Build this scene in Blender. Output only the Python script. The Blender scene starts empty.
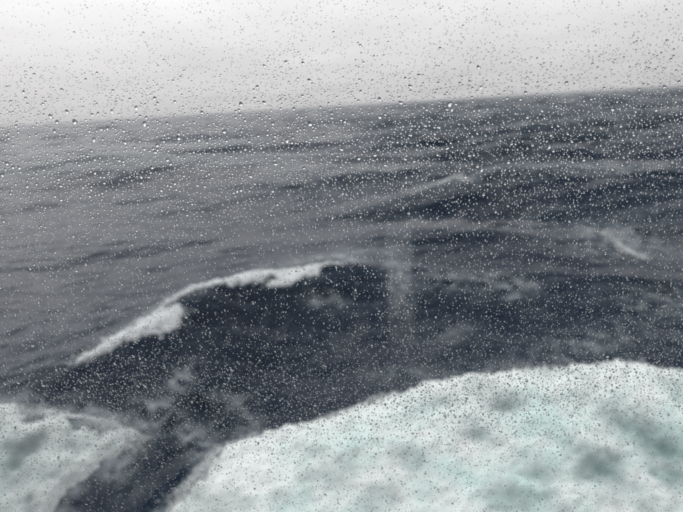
import bpy, math, random
import numpy as np
from mathutils import Matrix, Vector

random.seed(7)
RNG = np.random.default_rng(11)
S = bpy.context.scene
C = S.collection

# ------------------------------------------------------------------ camera
H = 9.0                      # eye height above mean sea level (passenger deck of a ship)
F_PX = 520.0                 # focal length in photo pixels (683 wide)
PITCH = math.radians(16.2)
ROLL = math.radians(3.43)
PANE_Y = 0.40                # window glass, metres in front of the eye
fwd = Vector((0, math.cos(PITCH), -math.sin(PITCH)))
r0 = Vector((1, 0, 0)); u0 = r0.cross(fwd)
RIGHT = math.cos(ROLL) * r0 - math.sin(ROLL) * u0
UP = math.sin(ROLL) * r0 + math.cos(ROLL) * u0
cam_d = bpy.data.cameras.new('camera')
cam = bpy.data.objects.new('camera', cam_d); C.objects.link(cam)
m = Matrix((RIGHT, UP, -fwd)).transposed().to_4x4()
m.translation = Vector((0, 0, H))
cam.matrix_world = m
cam_d.sensor_width = 36.0
cam_d.lens = 36.0 * F_PX / 683.0
cam_d.clip_start = 0.02; cam_d.clip_end = 60000
cam_d.dof.use_dof = True
cam_d.dof.focus_distance = 0.425
cam_d.dof.aperture_fstop = (cam_d.lens / 3.9)      # entrance pupil of about 4 mm, a phone lens
S.camera = cam

# ------------------------------------------------------------------ world: overcast
SUN_EL, SUN_ROT = math.radians(50), math.radians(-42)
W = bpy.data.worlds.new('World'); S.world = W; W.use_nodes = True
nt = W.node_tree; N = nt.nodes; L = nt.links; N.clear()
def wn(t, **k):
    n = N.new(t)
    for a, v in k.items(): setattr(n, a, v)
    return n
out = wn('ShaderNodeOutputWorld'); add = wn('ShaderNodeAddShader')
bg_sky = wn('ShaderNodeBackground'); bg_cl = wn('ShaderNodeBackground')
sky = wn('ShaderNodeTexSky', sky_type='NISHITA', sun_disc=False, sun_elevation=SUN_EL, sun_rotation=SUN_ROT,
         air_density=1.0, dust_density=6.0, ozone_density=1.0)
L.new(sky.outputs[0], bg_sky.inputs[0]); bg_sky.inputs[1].default_value = 0.006
tc = wn('ShaderNodeTexCoord'); sep = wn('ShaderNodeSeparateXYZ'); L.new(tc.outputs['Generated'], sep.inputs[0])
# a cloud deck: project the view direction on a flat layer so clouds flatten towards the horizon
zz = wn('ShaderNodeMath', operation='MAXIMUM'); L.new(sep.outputs[2], zz.inputs[0]); zz.inputs[1].default_value = 0.0
zo = wn('ShaderNodeMath', operation='ADD'); L.new(zz.outputs[0], zo.inputs[0]); zo.inputs[1].default_value = 0.10
dv = wn('ShaderNodeVectorMath', operation='SCALE'); inv = wn('ShaderNodeMath', operation='DIVIDE'); inv.inputs[0].default_value = 1.0
L.new(zo.outputs[0], inv.inputs[1]); L.new(tc.outputs['Generated'], dv.inputs[0]); L.new(inv.outputs[0], dv.inputs['Scale'])
cn = wn('ShaderNodeTexNoise'); L.new(dv.outputs[0], cn.inputs['Vector'])
cn.inputs['Scale'].default_value = 0.9; cn.inputs['Detail'].default_value = 5.0; cn.inputs['Roughness'].default_value = 0.55
cr = wn('ShaderNodeMapRange'); L.new(cn.outputs[0], cr.inputs[0])
cr.inputs[1].default_value = 0.3; cr.inputs[2].default_value = 0.7; cr.inputs[3].default_value = 0.93; cr.inputs[4].default_value = 1.07
# overcast luminance: brighter overhead than at the horizon
gr = wn('ShaderNodeMapRange'); gr.interpolation_type = 'SMOOTHSTEP'
L.new(sep.outputs[2], gr.inputs[0]); gr.inputs[1].default_value = -0.06; gr.inputs[2].default_value = 0.27
gr.inputs[3].default_value = 0.65; gr.inputs[4].default_value = 1.09
mul = wn('ShaderNodeMath', operation='MULTIPLY'); L.new(cr.outputs[0], mul.inputs[0]); L.new(gr.outputs[0], mul.inputs[1])
# the cloud is a little brighter on the side of the veiled sun
dt = wn('ShaderNodeVectorMath', operation='DOT_PRODUCT'); L.new(tc.outputs['Generated'], dt.inputs[0])
dt.inputs[1].default_value = (math.sin(SUN_ROT) * math.cos(SUN_EL), math.cos(SUN_ROT) * math.cos(SUN_EL), math.sin(SUN_EL))
gl_ = wn('ShaderNodeMapRange'); L.new(dt.outputs['Value'], gl_.inputs[0])
for i, k in enumerate((-1.0, 1.0, 0.82, 1.06)): gl_.inputs[i + 1].default_value = k
mul2 = wn('ShaderNodeMath', operation='MULTIPLY'); L.new(mul.outputs[0], mul2.inputs[0]); L.new(gl_.outputs[0], mul2.inputs[1]); mul = mul2
ccol = wn('ShaderNodeCombineColor')
for i, k in enumerate((0.997, 0.985, 0.995)):
    s_ = wn('ShaderNodeMath', operation='MULTIPLY'); L.new(mul.outputs[0], s_.inputs[0]); s_.inputs[1].default_value = k
    L.new(s_.outputs[0], ccol.inputs[i])
L.new(ccol.outputs[0], bg_cl.inputs[0]); bg_cl.inputs[1].default_value = 1.0
L.new(bg_sky.outputs[0], add.inputs[0]); L.new(bg_cl.outputs[0], add.inputs[1]); L.new(add.outputs[0], out.inputs[0])

# ------------------------------------------------------------------ sun (veiled by cloud)
sd = bpy.data.lights.new('sun', 'SUN'); sd.energy = 1.0; sd.angle = math.radians(70); sd.color = (1.0, 0.98, 0.96)
so = bpy.data.objects.new('sun', sd); C.objects.link(so)
sdir = Vector((math.sin(SUN_ROT) * math.cos(SUN_EL), math.cos(SUN_ROT) * math.cos(SUN_EL), math.sin(SUN_EL)))
so.rotation_euler = (-sdir).to_track_quat('-Z', 'Y').to_euler()
so.location = sdir * 60

# ------------------------------------------------------------------ exposure and sampling
vs = S.view_settings
vs.view_transform = 'Standard'; vs.look = 'None'; vs.exposure = 0.0; vs.gamma = 1.0; vs.use_curve_mapping = False
S.render.engine = 'CYCLES'
cy = S.cycles
cy.max_bounces = 10; cy.transmission_bounces = 8; cy.transparent_max_bounces = 24; cy.glossy_bounces = 4; cy.diffuse_bounces = 3
cy.caustics_reflective = False; cy.caustics_refractive = False
cy.use_denoising = True
cy.sample_clamp_indirect = 4.0

# ------------------------------------------------------------------ helpers
def pix_dir(px, py):
    return (fwd + RIGHT * ((px - 341.5) / F_PX) + UP * ((256 - py) / F_PX))
def at(px, py, z=0.0):
    """ground point seen at a photo pixel, for a surface at height z"""
    d = pix_dir(px, py); t = (z - H) / d.z
    return np.array((d.x * t, d.y * t))
def on_pane(px, py):
    d = pix_dir(px, py); t = PANE_Y / d.y
    return np.array((d.x * t, H + d.z * t))

_perm = RNG.permutation(256); _perm = np.concatenate((_perm, _perm))
_ang = RNG.uniform(0, 2 * np.pi, 256); _gx, _gy = np.cos(_ang), np.sin(_ang)
def perlin(x, y):
    xi = np.floor(x).astype(np.int64); yi = np.floor(y).astype(np.int64)
    fx = x - xi; fy = y - yi
    u = fx * fx * fx * (fx * (fx * 6 - 15) + 10); v = fy * fy * fy * (fy * (fy * 6 - 15) + 10)
    def g(ix, iy, dx, dy):
        h = _perm[(_perm[ix & 255] + iy) & 255]
        return _gx[h] * dx + _gy[h] * dy
    a = g(xi, yi, fx, fy); b = g(xi + 1, yi, fx - 1, fy)
    c = g(xi, yi + 1, fx, fy - 1); d = g(xi + 1, yi + 1, fx - 1, fy - 1)
    return (a + (b - a) * u) * (1 - v) + (c + (d - c) * u) * v
def fbm(x, y, octaves=4, gain=0.5, ox=0.0):
    s = np.zeros_like(x); a = 1.0; f = 1.0
    for k in range(octaves):
        s += a * perlin(x * f + 17.3 * k + ox, y * f - 9.1 * k + ox * 0.7); a *= gain; f *= 2.03
    return s * 1.5
def sstep(a, b, x):
    t = np.clip((x - a) / (b - a), 0, 1); return t * t * (3 - 2 * t)

def mesh_np(name, verts, faces, smooth=True):
    me = bpy.data.meshes.new(name)
    n, k = faces.shape
    me.vertices.add(len(verts)); me.vertices.foreach_set('co', np.ascontiguousarray(verts, dtype=np.float32).ravel())
    me.loops.add(n * k); me.loops.foreach_set('vertex_index', np.ascontiguousarray(faces, dtype=np.int32).ravel())
    me.polygons.add(n); me.polygons.foreach_set('loop_start', np.arange(0, n * k, k, dtype=np.int32))
    me.polygons.foreach_set('loop_total', np.full(n, k, dtype=np.int32))
    me.polygons.foreach_set('use_smooth', np.full(n, smooth, dtype=bool))
    me.update(calc_edges=True)
    return me
def attr(me, name, vals):
    a = me.attributes.new(name, 'FLOAT', 'POINT'); a.data.foreach_set('value', np.ascontiguousarray(vals, dtype=np.float32))
def link(name, me, mat, parent=None, **props):
    o = bpy.data.objects.new(name, me); C.objects.link(o)
    if mat and not me.materials: me.materials.append(mat)
    if parent: o.parent = parent
    for k, v in props.items(): o[k] = v
    return o
def boxes(name, bl):
    """several axis-aligned boxes (x0,x1,y0,y1,z0,z1) as one mesh"""
    V, Fq = [], []
    for (x0, x1, y0, y1, z0, z1) in bl:
        b = len(V)
        V += [(x0,y0,z0),(x1,y0,z0),(x1,y1,z0),(x0,y1,z0),(x0,y0,z1),(x1,y0,z1),(x1,y1,z1),(x0,y1,z1)]
        Fq += [[b+i for i in q] for q in ((0,3,2,1),(4,5,6,7),(0,1,5,4),(1,2,6,5),(2,3,7,6),(3,0,4,7))]
    return mesh_np(name, np.array(V), np.array(Fq), smooth=False)

class Mat:
    def __init__(s, name):
        s.m = bpy.data.materials.new(name); s.m.use_nodes = True
        s.t = s.m.node_tree; s.t.nodes.clear(); s.o = s.n('ShaderNodeOutputMaterial')
    def n(s, t, **k):
        x = s.t.nodes.new(t)
        for a, v in k.items(): setattr(x, a, v)
        return x
    def l(s, a, b): s.t.links.new(a, b)
    def noise(s, vec, scale, detail=3.0, rough=0.55):
        x = s.n('ShaderNodeTexNoise'); x.inputs['Scale'].default_value = scale
        x.inputs['Detail'].default_value = detail; x.inputs['Roughness'].default_value = rough
        if vec is not None: s.l(vec, x.inputs['Vector'])
        return x.outputs[0]
    def rng(s, v, a, b, c=0.0, d=1.0):
        x = s.n('ShaderNodeMapRange'); s.l(v, x.inputs[0])
        for i, q in enumerate((a, b, c, d)): x.inputs[i + 1].default_value = q
        return x.outputs[0]
    def math(s, op, a, b):
        x = s.n('ShaderNodeMath', operation=op)
        for i, q in enumerate((a, b)):
            if isinstance(q, (int, float)): x.inputs[i].default_value = q
            else: s.l(q, x.inputs[i])
        return x.outputs[0]
    def mix(s, f, a, b):
        x = s.n('ShaderNodeMix', data_type='RGBA')
        if isinstance(f, (int, float)): x.inputs[0].default_value = f
        else: s.l(f, x.inputs[0])
        for i, q in ((6, a), (7, b)):
            if isinstance(q, tuple): x.inputs[i].default_value = (*q, 1)
            else: s.l(q, x.inputs[i])
        return x.outputs[2]
    def bump(s, h, dist, strength=1.0, normal=None):
        x = s.n('ShaderNodeBump'); x.inputs['Distance'].default_value = dist; x.inputs['Strength'].default_value = strength
        s.l(h, x.inputs['Height'])
        if normal is not None: s.l(normal, x.inputs['Normal'])
        return x.outputs[0]
    def attr(s, name):
        x = s.n('ShaderNodeAttribute'); x.attribute_name = name; return x.outputs['Fac']

# ------------------------------------------------------------------ materials
def sea_material():
    q = Mat('sea_water')
    pos = q.n('ShaderNodeNewGeometry').outputs['Position']
    mp = q.n('ShaderNodeMapping'); q.l(pos, mp.inputs[0]); mp.inputs['Scale'].default_value = (0.55, 1.0, 1.0)
    mp.inputs['Rotation'].default_value = (0, 0, math.radians(12))
    v = mp.outputs[0]
    h0 = q.noise(v, 0.03, 3); h1 = q.noise(v, 0.11, 4); h2 = q.noise(v, 0.5, 4); h3 = q.noise(v, 2.4, 4)
    nb = q.bump(h0, 9.0, 1.0); nb = q.bump(h1, 2.0, 1.0, nb); nb = q.bump(h2, 0.38, 1.0, nb); nb = q.bump(h3, 0.08, 0.8, nb)
    foam = q.attr('foam'); aer = q.attr('aerated')
    wv = q.n('ShaderNodeVectorMath', operation='ADD'); q.l(pos, wv.inputs[0])
    dn = q.n('ShaderNodeTexNoise'); dn.inputs['Scale'].default_value = 1.1; dn.inputs['Detail'].default_value = 4; q.l(pos, dn.inputs['Vector'])
    q.l(dn.outputs['Color'], wv.inputs[1])
    vo = q.n('ShaderNodeTexVoronoi', feature='DISTANCE_TO_EDGE'); vo.inputs['Scale'].default_value = 1.5; q.l(wv.outputs[0], vo.inputs['Vector'])
    brk = q.math('ADD', q.rng(q.noise(pos, 1.7, 6, 0.65), 0.42, 0.7), q.rng(vo.outputs['Distance'], 0.0, 0.22, 0.55, 0.0))
    f = q.math('MULTIPLY', foam, brk)
    f = q.n('ShaderNodeClamp'); 
    q.l(q.math('MULTIPLY', foam, brk), f.inputs[0]); f = f.outputs[0]
    deep = q.mix(q.rng(q.noise(pos, 0.06, 2), 0.35, 0.65), (0.0006, 0.0105, 0.026), (0.0012, 0.014, 0.034))
    col = q.mix(aer, deep, (0.16, 0.24, 0.235))
    col = q.mix(f, col, (0.55, 0.63, 0.65))
    p = q.n('ShaderNodeBsdfPrincipled'); q.l(col, p.inputs['Base Color']); q.l(nb, p.inputs['Normal'])
    p.inputs['IOR'].default_value = 1.33; p.inputs['Specular IOR Level'].default_value = 0.24
    q.l(q.math('ADD', q.math('MULTIPLY', f, 0.5), 0.15), p.inputs['Roughness'])
    q.l(p.outputs[0], q.o.inputs[0]); return q.m

def foam_material(name, white, aqua, hole, hole_amt):
    q = Mat(name)
    pos = q.n('ShaderNodeNewGeometry').outputs['Position']
    big = q.rng(q.noise(pos, 0.42, 4, 0.6), 0.42, 0.62)
    mid = q.rng(q.noise(pos, 1.3, 5, 0.6), 0.40, 0.66)
    fine = q.noise(pos, 9.0, 4, 0.7)
    thin = q.attr('thin')
    a = q.math('MULTIPLY', big, mid)
    col = q.mix(q.math('MULTIPLY', q.math('ADD', q.math('MULTIPLY', big, 0.6), q.math('MULTIPLY', mid, 0.4)), q.attr('churn')), white, aqua)
    col = q.mix(q.math('MULTIPLY', thin, hole_amt), col, hole)
    wv = q.n('ShaderNodeVectorMath', operation='ADD'); q.l(pos, wv.inputs[0])
    dn = q.n('ShaderNodeTexNoise'); dn.inputs['Scale'].default_value = 0.9; dn.inputs['Detail'].default_value = 4; q.l(pos, dn.inputs['Vector'])
    q.l(dn.outputs['Color'], wv.inputs[1])
    vo = q.n('ShaderNodeTexVoronoi', feature='DISTANCE_TO_EDGE'); vo.inputs['Scale'].default_value = 1.7; q.l(wv.outputs[0], vo.inputs['Vector'])
    cellw = q.math('MULTIPLY', q.math('MULTIPLY', q.rng(vo.outputs['Distance'], 0.03, 0.30), q.rng(q.noise(pos, 0.8, 4), 0.4, 0.65)), 0.34)
    col = q.mix(q.math('MULTIPLY', cellw, q.rng(q.attr('churn'), 0, 1, 0.35, 1.0)), col, hole)
    nb = q.bump(fine, 0.06, 0.6)
    p = q.n('ShaderNodeBsdfPrincipled'); q.l(col, p.inputs['Base Color']); q.l(nb, p.inputs['Normal'])
    p.inputs['Roughness'].default_value = 0.55; p.inputs['IOR'].default_value = 1.33
    p.inputs['Subsurface Weight'].default_value = 0.25; p.inputs['Subsurface Radius'].default_value = (0.06, 0.09, 0.09)
    q.l(p.outputs[0], q.o.inputs[0]); return q.m

def plain(name, col, rough, bump_scale=None, bump_d=0.001, var=0.08):
    q = Mat(name)
    pos = q.n('ShaderNodeNewGeometry').outputs['Position']
    nz = q.noise(pos, bump_scale or 6.0, 4)
    c = q.mix(nz, tuple(x * (1 - var) for x in col), tuple(min(1, x * (1 + var)) for x in col))
    p = q.n('ShaderNodeBsdfPrincipled'); q.l(c, p.inputs['Base Color']); p.inputs['Roughness'].default_value = rough
    if bump_scale: q.l(q.bump(nz, bump_d, 0.5), p.inputs['Normal'])
    q.l(p.outputs[0], q.o.inputs[0]); return q.m

def pane_material():
    """thin window glass: straight-through transmission, Fresnel reflection, a faint film of dried salt"""
    q = Mat('window_glass')
    geo = q.n('ShaderNodeNewGeometry')
    fr = q.n('ShaderNodeFresnel'); q.l(q.rng(geo.outputs['Backfacing'], 0, 1, 1.5, 1 / 1.5), fr.inputs['IOR'])
    tr = q.n('ShaderNodeBsdfTransparent'); tr.inputs[0].default_value = (0.975, 0.975, 0.975, 1)
    gl = q.n('ShaderNodeBsdfGlossy'); gl.inputs['Roughness'].default_value = 0.035
    mx = q.n('ShaderNodeMixShader'); q.l(fr.outputs[0], mx.inputs[0]); q.l(tr.outputs[0], mx.inputs[1]); q.l(gl.outputs[0], mx.inputs[2])
    film = q.n('ShaderNodeBsdfTranslucent'); film.inputs[0].default_value = (0.8, 0.8, 0.8, 1)
    sm = q.rng(q.noise(geo.outputs['Position'], 3.5, 4, 0.6), 0.35, 0.7, 0.002, 0.006)
    m2 = q.n('ShaderNodeMixShader'); q.l(sm, m2.inputs[0]); q.l(mx.outputs[0], m2.inputs[1]); q.l(film.outputs[0], m2.inputs[2])
    q.l(m2.outputs[0], q.o.inputs[0]); return q.m

def drop_material():
    q = Mat('rain_water')
    p = q.n('ShaderNodeBsdfGlass'); p.inputs['IOR'].default_value = 1.333; p.inputs['Roughness'].default_value = 0.0
    p.inputs['Color'].default_value = (0.98, 0.985, 0.99, 1)
    q.l(p.outputs[0], q.o.inputs[0]); return q.m

M_SEA = sea_material()
M_FOAM = foam_material('wake_foam', (0.80, 0.85, 0.84), (0.57, 0.77, 0.73), (0.12, 0.20, 0.20), 0.95)
M_FOAM_THIN = foam_material('thin_foam', (0.68, 0.74, 0.73), (0.42, 0.60, 0.57), (0.06, 0.10, 0.11), 1.0)
M_CAP = foam_material('crest_foam', (0.74, 0.77, 0.78), (0.62, 0.67, 0.69), (0.20, 0.22, 0.23), 1.0)
M_PANE = pane_material(); M_DROP = drop_material()
M_HULL = plain('hull_paint', (0.05, 0.06, 0.08), 0.45, 1.5, 0.004)
M_WALL = plain('cabin_lining', (0.17, 0.165, 0.16), 0.6, 30, 0.0005)
M_WOOD = plain('brown_panelling', (0.30, 0.17, 0.11), 0.5, 12, 0.0008, 0.2)
M_FLOOR = plain('cabin_carpet', (0.10, 0.10, 0.12), 0.95, 80, 0.002)
M_DECK = plain('added_deck_paint', (0.50, 0.51, 0.51), 0.5, 8, 0.002)  # pale paint of the unseen deck added for the reflection
M_FRAME = plain('painted_metal', (0.55, 0.56, 0.57), 0.4, 40, 0.0003)
M_RUBBER = plain('black_rubber', (0.02, 0.02, 0.02), 0.7, 60, 0.0003)

# ------------------------------------------------------------------ the sea surface
# wind sea: a sum of sharp-crested waves travelling roughly towards the ship
waves = []
for k in range(64):
    lam = 2.0 * (80 / 2.0) ** ((k + RNG.uniform(0, 1)) / 64)
    th = math.radians(-97 + RNG.normal(0, 24 if lam < 12 else 15))
    amp = 0.0068 * lam ** 0.98 * (1.0 if lam < 40 else (40 / lam) ** 1.2) * (0.42 if lam < 14 else 1.25)
    waves.append((2 * math.pi / lam, math.cos(th), math.sin(th), amp * RNG.uniform(0.6, 1.3), RNG.uniform(0, 6.283)))
def gerstner(u, v, spacing):
    x = u.copy(); y = v.copy(); z = np.zeros_like(u)
    # the sea is short and steep to the right, smoother in the lee on the left
    ang = np.arctan2(u, np.maximum(v, 1.0))
    gust = sstep(-0.12, 0.30, ang + 0.10 * fbm(u * 0.02, v * 0.02, 2, ox=70)) * sstep(14, 30, v) * (1 - 0.40 * sstep(70, 200, v))
    for k, cx, cy_, a, ph in waves:
        lam = 2 * math.pi / k
        w = sstep(0.7, 2.0, lam / spacing) * a
        if lam < 18: w = w * (0.9 + 4.1 * gust)
        p = k * (cx * u + cy_ * v) + ph
        s, c = np.sin(p), np.cos(p)
        z += w * c; x -= 0.6 * w * cx * s; y -= 0.6 * w * cy_ * s
    return x, y, z

def polyline(pts, n=240):
    """dense smooth curve through (x, y, value...) points"""
    P = np.array(pts, float); t = np.arange(len(P)); tt = np.linspace(0, len(P) - 1, n)
    Q = np.stack([np.interp(tt, t, P[:, i]) for i in range(P.shape[1])], 1)
    for _ in range(12):
        Q[1:-1] = 0.25 * Q[:-2] + 0.5 * Q[1:-1] + 0.25 * Q[2:]
    return Q
def line_dist(x, y, Q):
    """signed distance to a polyline (positive on its far side, +y), and the index of the nearest point"""
    d2 = np.full(x.shape, 1e18); idx = np.zeros(x.shape, int)
    for i in range(len(Q)):
        e = (x - Q[i, 0]) ** 2 + (y - Q[i, 1]) ** 2
        b = e < d2; d2[b] = e[b]; idx[b] = i
    T = np.gradient(Q[:, :2], axis=0); Nn = np.stack((-T[:, 1], T[:, 0]), 1); Nn /= np.linalg.norm(Nn, axis=1)[:, None] + 1e-9
    sgn = np.sign((x - Q[idx, 0]) * Nn[idx, 0] + (y - Q[idx, 1]) * Nn[idx, 1])
    return np.sqrt(d2) * sgn, idx
def along_line(x, y, Q, dist, col, soft):
    """a value carried by the polyline, blended smoothly between its nearest stretches"""
    a = np.zeros(x.shape); b = np.zeros(x.shape)
    for i in range(0, len(Q), 3):
        w = np.exp(-(np.hypot(x - Q[i, 0], y - Q[i, 1]) - np.abs(dist)) / soft); a += w * Q[i, col]; b += w
    return a / np.maximum(b, 1e-12)

# crest of the steep wave in the middle: photo pixel, height there
crest_px = [(-60, 425, 0.3), (20, 388, 0.7), (80, 357, 1.2), (130, 328, 1.6), (180, 298, 1.9), (230, 277, 2.1), (285, 268, 2.1), (335, 264, 1.9), (400, 266, 1.5), (480, 268, 1.25), (560, 270, 1.1), (640, 276, 0.9), (740, 282, 0.5)]
CREST = polyline([(*at(px, py, z), z) for px, py, z in crest_px])
# upper edge of the foam thrown out by the hull (right), and of the smaller patch (left)
wake_px = [(150, 545, 0.15), (165, 512, 0.2), (186, 486, 0.3), (214, 458, 0.35), (262, 440, 0.4), (305, 428, 0.5), (345, 411, 0.6), (392, 396, 0.7), (445, 385, 0.75), (505, 378, 0.8), (560, 373, 0.8), (620, 369, 0.8), (690, 366, 0.8), (780, 362, 0.8), (900, 358, 0.6)]
WAKE = polyline([(*at(px, py, z), z) for px, py, z in wake_px])
left_px = [(-160, 392, 0.4), (-60, 396, 0.4), (0, 399, 0.4), (40, 403, 0.4), (78, 412, 0.4), (112, 421, 0.35), (134, 434, 0.3), (130, 455, 0.2), (100, 473, 0.15), (72, 492, 0.1), (50, 515, 0.1), (40, 560, 0.1)]
LEFT = polyline([(*at(px, py, z), z) for px, py, z in left_px])

# further swells behind it: photo pixel and height along each crest, front and back length in metres
ridge_px = [([(300, 252, 0.0), (360, 244, .3), (410, 238, .6), (470, 234, 1.0), (540, 232, 1.3), (620, 236, 1.3), (700, 240, 1.1), (800, 245, .5)], 6.0, 7.0),
            ([(300, 214, 0.0), (370, 206, .3), (430, 197, .8), (500, 190, 1.2), (590, 184, 1.4), (680, 185, 1.4), (780, 190, 1.2)], 8.0, 10.0),
            ([(-120, 196, .8), (-20, 186, 1.2), (60, 182, 1.1), (130, 184, .7), (200, 188, 0.)], 6.0, 9.0),
            ([(200, 176, 0.), (260, 170, .9), (330, 166, 1.0), (400, 164, .6), (440, 164, 0.)], 7.0, 9.0),
            ([(-80, 252, .5), (20, 244, .7), (110, 236, .7), (190, 232, .5), (260, 232, 0.)], 4.5, 8.0)]
RIDGES = [(polyline([(*at(px, py, z), z) for px, py, z in p], 90), f, b) for p, f, b in ridge_px]
def shape_sea(u, v, spacing):
    """height of the sea: wind sea plus the steep wave and the raised wake"""
    x, y, z = gerstner(u, v, spacing)
    near = (v > 2) & (v < 105) & (np.abs(u) < 95)
    aer = np.zeros_like(u); foam = np.zeros_like(u)
    xs, ys = x[near], y[near]
    calm = 1 - 0.55 * np.exp(-((ys - 15) / 9) ** 2)
    zn = z[near] * calm
    wob = 0.5 * fbm(xs * 0.25, ys * 0.25, 3)
    d, i = line_dist(xs, ys, CREST)
    hc = along_line(xs, ys, CREST, d, 2, 1.2) * (1 + 0.12 * wob)
    d = d + 0.35 * fbm(xs * 0.6, ys * 0.6, 3, ox=3)
    prof = np.where(d < 0, np.exp(-np.abs(d / 3.3) ** 1.35), np.exp(-np.abs(d / 5.5) ** 1.3))
    rid = np.zeros_like(xs); calm2 = np.ones_like(xs)
    for Q, fw, bw in RIDGES:
        dr, _ = line_dist(xs, ys, Q); hr = along_line(xs, ys, Q, dr, 2, 2.5)
        dr = dr + 2.2 * fbm(xs * 0.13, ys * 0.2, 3, ox=fw)
        pr = np.where(dr < 0, np.exp(-np.abs(dr / fw) ** 1.5), np.exp(-np.abs(dr / bw) ** 1.4))
        rid += hr * pr - 0.35 * hr * np.exp(-((dr + 2.1 * fw) / fw) ** 2); calm2 *= 1 - 0.15 * pr
    zn = zn * calm2 + rid * sstep(-1.0, 4.0, d)
    trough = -0.65 * np.exp(-((d + 6.6) / 2.6) ** 2)
    zn = zn * (1 - 0.7 * prof) + hc * prof + trough * np.clip(hc / 1.5, 0, 1)
    foam_n = 0.03 * sstep(0.15, 0.75, fbm(xs * 0.45, ys * 0.7, 4, ox=8)) * sstep(1.0, -1.5, d) * sstep(-11, -5, d)
    dw, j = line_dist(xs, ys, WAKE)
    hw = along_line(xs, ys, WAKE, dw, 2, 0.8)
    zn = zn * (1 - 0.8 * sstep(2.0, -1.0, dw)) + hw * np.exp(-np.abs(np.minimum(dw + 0.9, 0) / 4.0) ** 2) * sstep(0.7, -0.5, dw)
    aer_n = sstep(0.4, -1.2, dw) * 0.9
    foam_n = foam_n + 0.55 * sstep(1.1, 0.0, dw + 0.5 * fbm(xs * 0.8, ys * 0.8, 3, ox=14))
    dl, j = line_dist(xs, ys, LEFT)
    hl = along_line(xs, ys, LEFT, dl, 2, 0.8)
    zn = zn + hl * sstep(0.6, -0.6, dl) * np.exp(-np.abs(np.minimum(dl + 0.8, 0) / 3.0) ** 2)
    aer_n = np.maximum(aer_n, 0.45 * sstep(0.3, -1.0, dl))
    foam_n = foam_n + 0.32 * sstep(0.8, 0.0, dl + 0.5 * fbm(xs * 0.8, ys * 0.8, 3, ox=15))
    z[near] = zn; aer[near] = aer_n; foam[near] = np.clip(foam_n, 0, 1)
    return x, y, z, aer, foam

def settle(px_list, lift):
    P = np.array([at(px, py, z) for px, py, z in px_list])
    for _ in range(3):
        u, v = P[:, 0].copy(), P[:, 1].copy()
        for _ in range(3):
            x, y, z, a, f = shape_sea(u, v, np.full(u.shape, 0.07)); u += P[:, 0] - x; v += P[:, 1] - y
        P = np.array([at(px, py, zz + lift) for (px, py, _), zz in zip(px_list, z)])
    return polyline([(*p, q[2]) for p, q in zip(P, px_list)])
_w, _l = settle(wake_px, 0.40), settle(left_px, 0.12)
WAKE, LEFT = _w, _l

# foam flecks and streaks lying on the water: photo pixel, half length and half width in metres, strength
flecks_px = [(180, 376, .35, .5, .7), (190, 408, .5, .35, .5), (150, 400, .7, .5, .5), (240, 412, .35, .9, .75), (205, 420, .4, .35, .45), (228, 380, .7, .25, .35),
             (350, 277, .9, .9, .55), (398, 290, .5, 1.5, .5), (326, 311, .8, .3, .5), (300, 282, 1.0, .8, .35), (325, 276, .9, .6, .4), (270, 284, .7, .6, .3), (160, 335, .6, .5, .35), (120, 352, .6, .4, .3), (375, 265, 2., .4, .3), (445, 320, 1.2, .4, .2), (405, 345, 1.5, .5, .18),
              (120, 446, .5, .4, .15),
             (515, 292, 1.0, .6, .4), (455, 290, 2., .6, .3), (620, 250, 3., 1.5, .45), (560, 215, 6., 2., .3), (600, 325, 2., .6, .25), (520, 345, 2.5, .7, .2), (660, 300, 2., .8, .3)]
def add_flecks(x, y, z, foam):
    for px, py, a, b, s in flecks_px:
        c = at(px, py, 0.5)
        k = (np.abs(x - c[0]) < 4 * a) & (np.abs(y - c[1]) < 6 * b)
        if not k.any(): continue
        e = ((x[k] - c[0]) / a) ** 2 + ((y[k] - c[1]) / (b * 1.3)) ** 2
        foam[k] += s * np.exp(-e * 0.9) * (0.75 + 0.7 * fbm(x[k] * 2.2, y[k] * 2.2, 3))
    return np.clip(foam, 0, 1)

rr = [1.5]
while rr[-1] < 26000:
    r = rr[-1]
    rr.append(r + (0.5 if r < 5 else min(r * 0.0075, max(0.06, r * r / 9 * 0.00095))))
rr = np.array(rr)
aa = np.radians(np.concatenate((np.linspace(-180, -58, 45)[:-1], np.linspace(-58, 58, 385), np.linspace(58, 180, 45)[1:])))
Rg, Ag = np.meshgrid(rr, aa, indexing='ij')
sp = np.maximum(np.gradient(rr)[:, None] * np.ones_like(Ag), Rg * np.gradient(aa)[None, :] * 0.6)
U = (Rg * np.sin(Ag)).ravel(); V = (Rg * np.cos(Ag)).ravel()
X, Y, Z, AER, FOAM = shape_sea(U, V, sp.ravel())
# white horses: foam where the far sea is steep and high
hi = sstep(0.75, 1.35, Z + 0.35 * fbm(X * 0.09, Y * 0.16, 3, ox=21)) * (Y > 45)
FOAM = np.clip(FOAM + 0.16 * hi, 0, 1)
FOAM = add_flecks(X, Y, Z, FOAM)
nr, na = Rg.shape
idx = np.arange(nr * na).reshape(nr, na)
Fq = np.stack((idx[:-1, :-1], idx[:-1, 1:], idx[1:, 1:], idx[1:, :-1]), -1).reshape(-1, 4)[:, ::-1]
me = mesh_np('sea', np.stack((X, Y, Z), 1), Fq)
attr(me, 'foam', FOAM); attr(me, 'aerated', AER)
link('sea', me, M_SEA, kind='structure')

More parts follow.
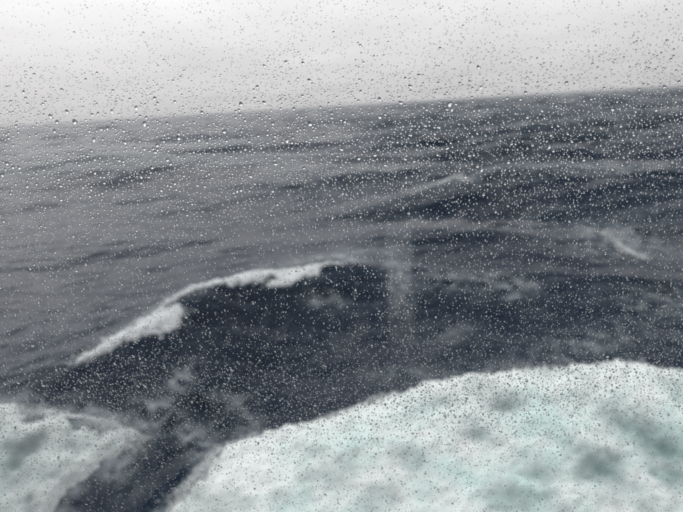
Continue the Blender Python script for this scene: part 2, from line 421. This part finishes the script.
# ------------------------------------------------------------------ foam bodies
LOOSE = []
def foam_body(name, mat, x0, x1, y0, y1, step, thick_fn, label, cat, group=None):
    gx = np.arange(x0, x1, step); gy = np.arange(y0, y1, step)
    gu, gv = np.meshgrid(gx, gy, indexing='ij'); sh = gu.shape
    u, v = gu.ravel(), gv.ravel()
    x, y, z, a, f = shape_sea(u, v, np.full(u.shape, 0.07))
    t, thin, churn = thick_fn(x, y)
    vert = np.stack((x, y, z + t), 1)
    ok = (t > -0.06).reshape(sh)
    ids = np.arange(u.size).reshape(sh)
    fq = np.stack((ids[:-1, :-1], ids[1:, :-1], ids[1:, 1:], ids[:-1, 1:]), -1)
    keep = ok[:-1, :-1] & ok[1:, :-1] & ok[1:, 1:] & ok[:-1, 1:]
    fq = fq[keep]
    if cat == 'whitecap':
        par = np.arange(u.size)
        while True:                                  # islands by label spreading over the faces
            lo = par[fq].min(1); new = par.copy()
            for c4 in range(4): np.minimum.at(new, fq[:, c4], lo)
            new = new[new]
            if (new == par).all(): break
            par = new
        root_of = par[fq[:, 0]]; names, cnt = np.unique(root_of, return_counts=True)
        main = root_of == names[np.argmax(cnt)]
        if (~main).any(): LOOSE.append((vert, fq[~main], thin, churn))
        fq = fq[main]
    used, invx = np.unique(fq.ravel(), return_inverse=True)
    me = mesh_np(name, vert[used], invx.reshape(-1, 4))
    attr(me, 'thin', np.clip(thin[used], 0, 1)); attr(me, 'churn', np.clip(churn[used], 0, 1))
    o = link(name, me, mat, label=label, category=cat)
    if group: o['group'] = group
    return o

holes_px = [(602, 466, .55, .55, 1.), (656, 445, .7, .8, .75), (412, 460, .7, .4, .4), (508, 416, .5, .25, .55), (545, 470, .5, .4, .5), (480, 440, .5, .4, .4), (680, 470, .5, .6, .7), (515, 495, .5, .4, .5), (625, 430, .4, .7, .5), (455, 412, .6, .3, .3), (340, 480, .6, .4, .35), (575, 410, .8, .3, .25)]
def wake_thick(x, y):
    d, i = line_dist(x, y, WAKE)
    edge = 0.34 * fbm(x * 0.9, y * 0.9, 3, ox=5) + 0.34 * fbm(x * 3.4, y * 3.4, 4, 0.65, ox=9)
    m = sstep(0.05, -0.9, d + edge)
    lumps = 0.10 * fbm(x * 0.8, y * 0.8, 2, ox=2) + 0.035 * fbm(x * 3.5, y * 3.5, 4, 0.7, ox=4)
    h = np.zeros_like(x)
    for px, py, a, b, s in holes_px:
        c = at(px, py, 0.5)
        h = np.maximum(h, s * np.exp(-(((x - c[0]) / a) ** 2 + ((y - c[1]) / b) ** 2) * (1 + 0.8 * fbm(x * 1.5, y * 1.5, 3, ox=6))))
    thin = np.clip(h * 1.0 + 0.38 * sstep(0.0, 0.8, fbm(x * 0.6, y * 0.6, 4, ox=12)), 0, 1)
    t = -0.10 + m * (0.34 + lumps) - 0.22 * h
    return t, thin, sstep(0.2, -3.0, d)
foam_body('wake_foam', M_FOAM, -6.5, 17, 4.5, 18.0, 0.055, wake_thick,
          'broad sheet of thick white and pale green wake foam across the lower right', 'foam', 'foam thrown out by the ship')
def left_thick(x, y):
    d, i = line_dist(x, y, LEFT)
    edge = 0.35 * fbm(x * 1.1, y * 1.1, 3, ox=31) + 0.12 * fbm(x * 4.5, y * 4.5, 3, ox=9)
    m = sstep(0.15, -0.8, d + edge)
    h = 0.7 * sstep(0.1, 0.9, fbm(x * 0.8, y * 0.8, 4, ox=33))
    t = -0.075 + m * (0.26 + 0.12 * fbm(x * 1.4, y * 1.4, 3, ox=35)) - 0.12 * h
    return t, np.clip(0.15 + 0.85 * h, 0, 1), sstep(0.0, -2.5, d)
foam_body('wake_foam', M_FOAM_THIN, -17, -4.0, 4.5, 16.0, 0.055, left_thick,
          'smaller patch of thin blotchy grey-white foam at the lower left', 'foam', 'foam thrown out by the ship')

STREAKS = []
def streak(pts_px, z, width, label, seed, pad=1.8, step=0.04, rough=1.0, fade=0.0):
    Q = polyline([(*at(px, py, zz), w) for px, py, zz, w in pts_px], 120)
    def th(x, y):
        d, i = line_dist(x, y, Q)
        w = Q[i, 2] * (1 + 0.8 * fbm(x * 1.1 / rough, y * 1.1 / rough, 3, ox=seed))
        end = np.minimum(i, len(Q) - 1 - i) < 2
        m = 1 - np.abs(d + 0.15 * fbm(x * 1.5 / rough, y * 1.5 / rough, 3, ox=seed + 3) * rough) / np.maximum(w, 0.03)
        m = np.where(end, m - 0.5, m)
        n = fbm(x * 2.6 / rough, y * 2.6 / rough, 4, 0.65, ox=seed + 7)
        n2 = fbm(x * 9 / rough, y * 9 / rough, 3, 0.7, ox=seed + 9)
        t = 0.10 * (1.9 * sstep(-0.6, 0.9, m) - 0.85 + 0.75 * n + 0.45 * n2)
        return t, np.clip(0.75 - 1.1 * m - 0.5 * n + fade, 0, 1), np.full_like(x, 0.3)
    STREAKS.append((Q, int(900 * np.linalg.norm(Q[-1, :2] - Q[0, :2]) ** 0.7 * min(1, 12 / Q[0, 1])), Q[:, 2].mean() * 0.7))
    lo = Q[:, :2].min(0) - pad; hi_ = Q[:, :2].max(0) + pad
    return foam_body('whitecap', M_CAP, lo[0], hi_[0], lo[1], hi_[1], step, th, label, 'whitecap', 'breaking crests out on the water')
streak([(74, 362, 1.1, .10), (100, 346, 1.3, .40), (135, 327, 1.55, .60), (158, 316, 1.75, .78), (173, 310, 1.8, .40), (180, 304, 1.85, .10)], 1.5, .5,
       'bright foam streak on the near left end of the steep dark wave', 51)
streak([(166, 303, 1.8, .10), (180, 294, 1.85, .18), (200, 286, 1.95, .26), (228, 276, 2.1, .42), (262, 271, 2.1, .80), (295, 268, 2.1, .55), (325, 264, 1.95, .15), (340, 263, 1.9, .06)], 2.0, .5,
       'white foam ribbon along the top of the steep dark wave', 57)
streak([(438, 195, .6, .15), (447, 193, .6, .4), (456, 192, .6, .7), (464, 193, .6, .4), (474, 195, .6, .15)], .6, 1., 'small distant whitecap alone right of centre below the horizon', 61, 4, 0.2, 2.6, 0.72)
streak([(602, 243, .9, .15), (622, 248, .9, .32), (648, 256, .9, .2)], .5, 1., 'thin wispy whitecap near the right edge on dark water', 67, 2, 0.1, 1.6, 0.82)

# loose shreds of foam and flying spray along the broken edges: nobody could count them
V_, F_, T_, Cn = [], [], [], []; base = 0
for vert, fq, thin, churn in LOOSE:
    used, invx = np.unique(fq.ravel(), return_inverse=True)
    V_.append(vert[used]); F_.append(invx.reshape(-1, 4) + base); T_.append(np.clip(thin[used], 0, 1)); Cn.append(churn[used]); base += len(used)
if V_:
    me = mesh_np('foam_shreds', np.concatenate(V_), np.concatenate(F_))
    attr(me, 'thin', np.concatenate(T_)); attr(me, 'churn', np.concatenate(Cn))
    link('foam_shreds', me, M_CAP, kind='stuff', label='loose shreds of foam torn off the breaking crests', category='foam')
OCT = np.array([(1,0,0),(0,1,0),(-1,0,0),(0,-1,0),(0,0,1),(0,0,-1)], float)
OCF = np.array([(0,1,4),(1,2,4),(2,3,4),(3,0,4),(1,0,5),(2,1,5),(3,2,5),(0,3,5)])
def spray_along(Q, n, across, up, lo=0, hi=None, skew=0.0):
    k = RNG.integers(lo, hi or len(Q), n)
    T = np.gradient(Q[:, :2], axis=0); Nn = np.stack((-T[:, 1], T[:, 0]), 1); Nn /= np.linalg.norm(Nn, axis=1)[:, None] + 1e-9
    patch = np.clip(0.55 + fbm(k * 0.06, k * 0.0, 3, ox=across * 50), 0.05, 1.3)
    off = RNG.normal(skew, across, n) * patch
    along = RNG.normal(0, 0.2, n)
    u = Q[k, 0] + Nn[k, 0] * off + along; v = Q[k, 1] + Nn[k, 1] * off
    tx, ty = u.copy(), v.copy()
    for _ in range(3):                               # undo the sideways drift of the wave motion
        x, y, z, a, f = shape_sea(u, v, np.full(n, 0.07)); u = u + (tx - x); v = v + (ty - y)
    z = z + 0.02 + np.abs(RNG.normal(0, up, n)) * patch
    return np.stack((x, y, z), 1), np.exp(RNG.normal(math.log(0.015), 0.5, n))
SP = [spray_along(WAKE, 15000, 0.42, 0.14, skew=-0.05), spray_along(LEFT, 6000, 0.28, 0.06, 0, 150, -0.2)] + [spray_along(Q, n, w, 0.08) for Q, n, w in STREAKS]
P = np.concatenate([a for a, b in SP]); R_ = np.concatenate([b for a, b in SP])
vs_ = (OCT[None] * R_[:, None, None] + P[:, None, :]).reshape(-1, 3)
fs_ = (OCF[None] + (np.arange(len(P)) * 6)[:, None, None]).reshape(-1, 3)
me = mesh_np('spray', vs_, fs_); attr(me, 'thin', np.zeros(len(vs_))); attr(me, 'churn', np.full(len(vs_), 0.2))
link('spray', me, M_CAP, kind='stuff', label='fine white spray flying along the edges of the foam', category='spray')

# ------------------------------------------------------------------ ship: hull side, cabin, window
PX0, PX1, PZ0, PZ1 = -1.25, 1.25, H - 0.95, H + 0.65      # window opening
y0, y1 = PANE_Y - 0.03, PANE_Y + 0.05
hx, top, bot = 40.0, H + 3.2, -4.0
link('ship_side', boxes('ship_side', [(-hx, PX0, PANE_Y, y1, bot, top), (PX1, hx, PANE_Y, y1, bot, top),
     (PX0, PX1, PANE_Y, y1, bot, PZ0), (PX0, PX1, PANE_Y, y1, PZ1, top)]), M_HULL, kind='structure')
ix, fz, cz, by = 2.2, H - 1.6, H + 0.85, -2.0
link('cabin_front_wall', boxes('cabin_front_wall', [(-ix, PX0, y0, PANE_Y - 0.004, fz, cz), (PX1, ix, y0, PANE_Y - 0.004, fz, cz),
     (PX0, PX1, y0, PANE_Y - 0.004, fz, PZ0), (PX0, PX1, y0, PANE_Y - 0.004, PZ1, cz)]), M_WALL, kind='structure')
link('cabin_floor', boxes('cabin_floor', [(-ix - .1, ix + .1, by - .1, y0 - 0.003, fz - 0.1, fz)]), M_FLOOR, kind='structure')
link('cabin_ceiling', boxes('cabin_ceiling', [(-ix - .1, ix + .1, by - .1, y0 - 0.003, cz, cz + 0.1)]), M_WALL, kind='structure')
link('cabin_side_wall', boxes('cabin_side_wall', [(-ix - .1, -ix, by, y0 - 0.003, fz + .002, cz - .002)]), M_WALL, kind='structure')
link('cabin_side_wall', boxes('cabin_side_wall', [(ix, ix + .1, by, y0 - 0.003, fz + .002, cz - .002)]), M_WOOD, kind='structure')
# back wall with an added slot; the added pale deck beyond makes the pane's reflection
def mirror_px(px, py, yplane):
    """point on the plane y = yplane whose reflection in the glass shows at a photo pixel"""
    d = pix_dir(px, py); t = (2 * PANE_Y - yplane) / d.y
    return d.x * t, H + d.z * t
sx0, sz1 = mirror_px(385, 224, by); sx1, sz0 = mirror_px(416, 352, by)
link('cabin_back_wall', boxes('cabin_back_wall', [(-ix, sx0, by - .1, by, fz + .002, cz - .002), (sx1, ix, by - .1, by, fz + .002, cz - .002),
     (sx0, sx1, by - .1, by, fz + .002, sz0), (sx0, sx1, by - .1, by, sz1, cz - .002)]), M_WALL, kind='structure')
link('added_deck', boxes('added_deck', [(-12, 12, by - 9, by - .11, fz - 0.12, fz - .02)]), M_DECK, kind='structure')  # unseen deck, added as the pale surface the pane reflects through the slot

win = bpy.data.objects.new('ship_window', None); C.objects.link(win); win.location = (0, PANE_Y, PZ0)
win['label'] = 'large flat pane of rain-spotted ship window glass in front of everything'; win['category'] = 'window'
def wpart(name, bl, mat):
    o = link(name, boxes(name, bl), mat, win); o.matrix_parent_inverse = Matrix.Translation(win.location).inverted(); return o
GY0, GY1 = PANE_Y - 0.004, PANE_Y + 0.004
wpart('pane', [(PX0 + .012, PX1 - .012, GY0, GY1, PZ0 + .012, PZ1 - .012)], M_PANE)
g = .030
wpart('rubber_seal', [(PX0 + .003, PX0 + .011, GY0 - .01, GY1 + .01, PZ0 + .003, PZ1 - .003), (PX1 - .011, PX1 - .003, GY0 - .01, GY1 + .01, PZ0 + .003, PZ1 - .003),
      (PX0 + .011, PX1 - .011, GY0 - .01, GY1 + .01, PZ0 + .003, PZ0 + .011), (PX0 + .011, PX1 - .011, GY0 - .01, GY1 + .01, PZ1 - .011, PZ1 - .003)], M_RUBBER)
fy0, fy1 = y0 - .022, y0 - .002
wpart('frame', [(PX0 - .06, PX0 + .008, fy0, fy1, PZ0 - .06, PZ1 + .06), (PX1 - .008, PX1 + .06, fy0, fy1, PZ0 - .06, PZ1 + .06),
      (PX0 + .008, PX1 - .008, fy0, fy1, PZ0 - .06, PZ0 + .008), (PX0 + .008, PX1 - .008, fy0, fy1, PZ1 - .008, PZ1 + .06)], M_FRAME)

# ------------------------------------------------------------------ rain on the glass
YB = GY1 + 0.0002          # drops cling to the outer face
def drop_shape(nseg, seed, rings=(0.62,), big=False):
    """one flattened bead of water, unit radius, flat side at y=0, dome towards +y; x, z across the glass"""
    rg = np.random.default_rng(seed)
    hgt = rg.uniform(0.34, 0.55)
    a = np.linspace(0, 2 * np.pi, nseg, endpoint=False) + rg.uniform(0, 1)
    el = rg.uniform(0.9, 1.25); tilt = rg.normal(0.25, 0.5)
    w = 1 + rg.uniform(0.05, 0.26) * np.cos(2 * a + rg.uniform(0, 6)) + rg.uniform(0.03, 0.14) * np.cos(3 * a + rg.uniform(0, 6))
    def ring(s, y):
        x = np.cos(a) * w * s; z = np.sin(a) * w * s * el
        c, q = math.cos(tilt), math.sin(tilt)
        return np.stack((c * x - q * z, np.full(nseg, y), q * x + c * z - 0.12 * y * el), 1)
    V = [ring(1.0, 0.0)]
    for s in rings: V.append(ring(s, hgt * (1 - s ** 2.4) ** 0.75))
    V.append(np.array([[0, hgt, -0.12 * hgt]]))
    V = np.concatenate(V)
    T = []
    k = len(rings) + 1
    for r in range(k - 1):
        for i in range(nseg):
            j = (i + 1) % nseg; p, q = r * nseg, (r + 1) * nseg
            T += [(p + i, q + j, p + j), (p + i, q + i, q + j)]
    tip = k * nseg
    for i in range(nseg):
        j = (i + 1) % nseg; p = (k - 1) * nseg
        T.append((p + i, tip, p + j))
    for i in range(1, nseg - 1): T.append((0, i, i + 1))
    return V, np.array(T)

# where drops sit: photo-space density read off the glass; beyond the view it simply carries on
ex0, ex1 = -0.34, 0.34; ez0, ez1 = H - 0.43, H + 0.17
def density(x, z):
    s = np.clip((z - (H - 0.36)) / 0.45, 0, 1.2)            # 0 at the bottom of the view, 1 at the top
    band = 0.55 * np.exp(-((s - 0.72) / 0.11) ** 2) + 0.42 * np.exp(-((s - 0.27) / 0.11) ** 2)
    base = 0.46 - 0.22 * sstep(0.78, 0.98, s)
    return np.clip(base + band + 0.25 * fbm(x * 9, z * 9, 3, ox=40), 0.12, 1.2) / 1.2
NT = 190000
cx_ = RNG.uniform(ex0, ex1, NT); cz_ = RNG.uniform(ez0, ez1, NT)
keep = RNG.uniform(0, 1, NT) < density(cx_, cz_)
cx_, cz_ = cx_[keep], cz_[keep]
s_ = np.clip((cz_ - (H - 0.36)) / 0.45, 0, 1.2)
grow = 1 + 0.30 * np.exp(-((s_ - 0.74) / 0.10) ** 2) + 0.18 * np.exp(-((s_ - 0.27) / 0.1) ** 2) - 0.38 * sstep(0.80, 0.98, s_) - 0.15 * sstep(0.2, 0.05, s_)
rad = np.clip(np.exp(RNG.normal(math.log(0.00036), 0.42, cx_.size)), 0.00017, 0.00125) * grow
# a few singled-out large drops: photo pixel, radius
big_px = [(610, 360, .0021, 'large raindrop just above the right-hand wake foam'), (606, 357, .0012, None), (451, 104, .0017, None), (134, 108, .0014, None),
          (452, 379, .0016, None), (72, 122, .0018, None), (309, 80, .0015, None), (380, 99, .0015, None), (240, 104, .0015, None), (420, 75, .0014, None)]
order = np.argsort(-rad)
# drop overlaps: coarse grid, keep the larger
cell = {}
sel = np.ones(rad.size, bool)
for i in order:
    gx, gz = int(cx_[i] / 0.004), int(cz_[i] / 0.004)
    hit = False
    for a_ in (-1, 0, 1):
        for b_ in (-1, 0, 1):
            for j in cell.get((gx + a_, gz + b_), ()):
                if (cx_[i] - cx_[j]) ** 2 + (cz_[i] - cz_[j]) ** 2 < (1.02 * (rad[i] + rad[j])) ** 2: hit = True
    if hit: sel[i] = False
    else: cell.setdefault((gx, gz), []).append(i)
cx_, cz_, rad = cx_[sel], cz_[sel], rad[sel]
for px, py, r, lab in big_px:
    p = on_pane(px, py); far = (cx_ - p[0]) ** 2 + (cz_ - p[1]) ** 2 > (1.2 * (r + rad)) ** 2
    cx_, cz_, rad = cx_[far], cz_[far], rad[far]

def to_px(x, z):
    v = Vector((x, PANE_Y, z - H)); dpt = v.dot(fwd)
    return 341.5 + F_PX * v.dot(RIGHT) / dpt, 256 - F_PX * v.dot(UP) / dpt
order = np.argsort(-rad)
single = []
for i in order:
    px, py = to_px(cx_[i], cz_[i])
    if 4 < px < 679 and 4 < py < 508: single.append(i)
    if len(single) >= 285: break
shapes = []
for k in range(14):
    Vd, Td = drop_shape(14, 100 + k, (0.86, 0.55))
    me = mesh_np('raindrop', Vd, Td); me.materials.append(M_DROP); shapes.append(me)
def where(px, py):
    """what stands behind a drop in the photograph: words for it, group"""
    hor = 125 - 41 * px / 683
    if py < hor - 38: return 'high on the glass against the clouds', 'raindrops against the sky'
    if py < hor + 2: return 'on the glass just above the horizon', 'raindrops at the horizon'
    if py < hor + 38: return 'on the glass just below the horizon', 'raindrops just below the horizon'
    if py < hor + 75: return 'on the glass over the far sea', 'raindrops over the far sea'
    xs = [p[0] for p in wake_px]; ys = [p[1] for p in wake_px]
    if px > 165 and py > np.interp(px, xs[1:], ys[1:]): return 'on the glass over the wide right-hand foam', 'raindrops over the wake foam'
    if px < 135 and py > 405 and py < 512 - (px - 40) * 0.6: return 'on the glass over the left foam patch', 'raindrops over the left foam'
    if py > 330: return 'on the glass over the dark trough', 'raindrops over the dark trough'
    return 'on the glass over the middle waves', 'raindrops over the waves'
PLACE = ('at the far left', 'left of centre', 'near the middle', 'right of centre', 'at the far right')
many = [(rad[i], cx_[i], cz_[i], None) for i in single]
for px, py, r, lab in big_px:
    p = on_pane(px, py); many.append((r, p[0], p[1], lab))
many.sort(key=lambda t: -t[0])
rank = {}
for k, (r, x, z, lab) in enumerate(many):
    px, py = to_px(x, z); w_, gname = where(px, py); col_ = PLACE[min(4, max(0, int(px / 683 * 5)))]
    n_ = rank[(w_, col_)] = rank.get((w_, col_), 0) + 1
    size_ = 'largest' if n_ == 1 else 'second largest' if n_ == 2 else 'third largest' if n_ == 3 else 'fairly large'
    o = link('raindrop', shapes[k % len(shapes)], None)
    o.location = (x, YB, z); o.scale = (r, r, r)
    o['label'] = lab or f'{size_} raindrop {w_}, {col_}'; o['category'] = 'raindrop'; o['group'] = gname
rest = np.ones(rad.size, bool); rest[single] = False
ri = np.nonzero(rest)[0]
protos = [drop_shape(7, 300 + k, (0.78,)) for k in range(16)] + [drop_shape(6, 400 + k, ()) for k in range(16)]   # the tiniest need no ring
Vs, Ts, base = [], [], 0
kind = RNG.integers(0, 16, ri.size) + 16 * (rad[ri] < 0.00040)
for k, (Vd, Td) in enumerate(protos):
    ids = ri[kind == k]
    v = Vd[None] * rad[ids][:, None, None] + np.stack((cx_[ids], np.full(ids.size, YB), cz_[ids]), 1)[:, None, :]
    t = Td[None] + (np.arange(ids.size) * len(Vd))[:, None, None] + base
    Vs.append(v.reshape(-1, 3)); Ts.append(t.reshape(-1, 3)); base += ids.size * len(Vd)
me = mesh_np('fine_raindrops', np.concatenate(Vs), np.concatenate(Ts))
link('fine_raindrops', me, M_DROP, kind='stuff', label='fine spatter of countless tiny raindrops over the whole window', category='rain')
for sx in (-1, 1):                                   # the same rain carries on across the glass on either side
    o = link('fine_raindrops', me, None, kind='stuff', label='fine spatter of tiny raindrops on the glass beyond the view', category='rain')
    o.location.x = sx * (ex1 - ex0)
print('drops', rad.size, 'sea verts', nr * na)
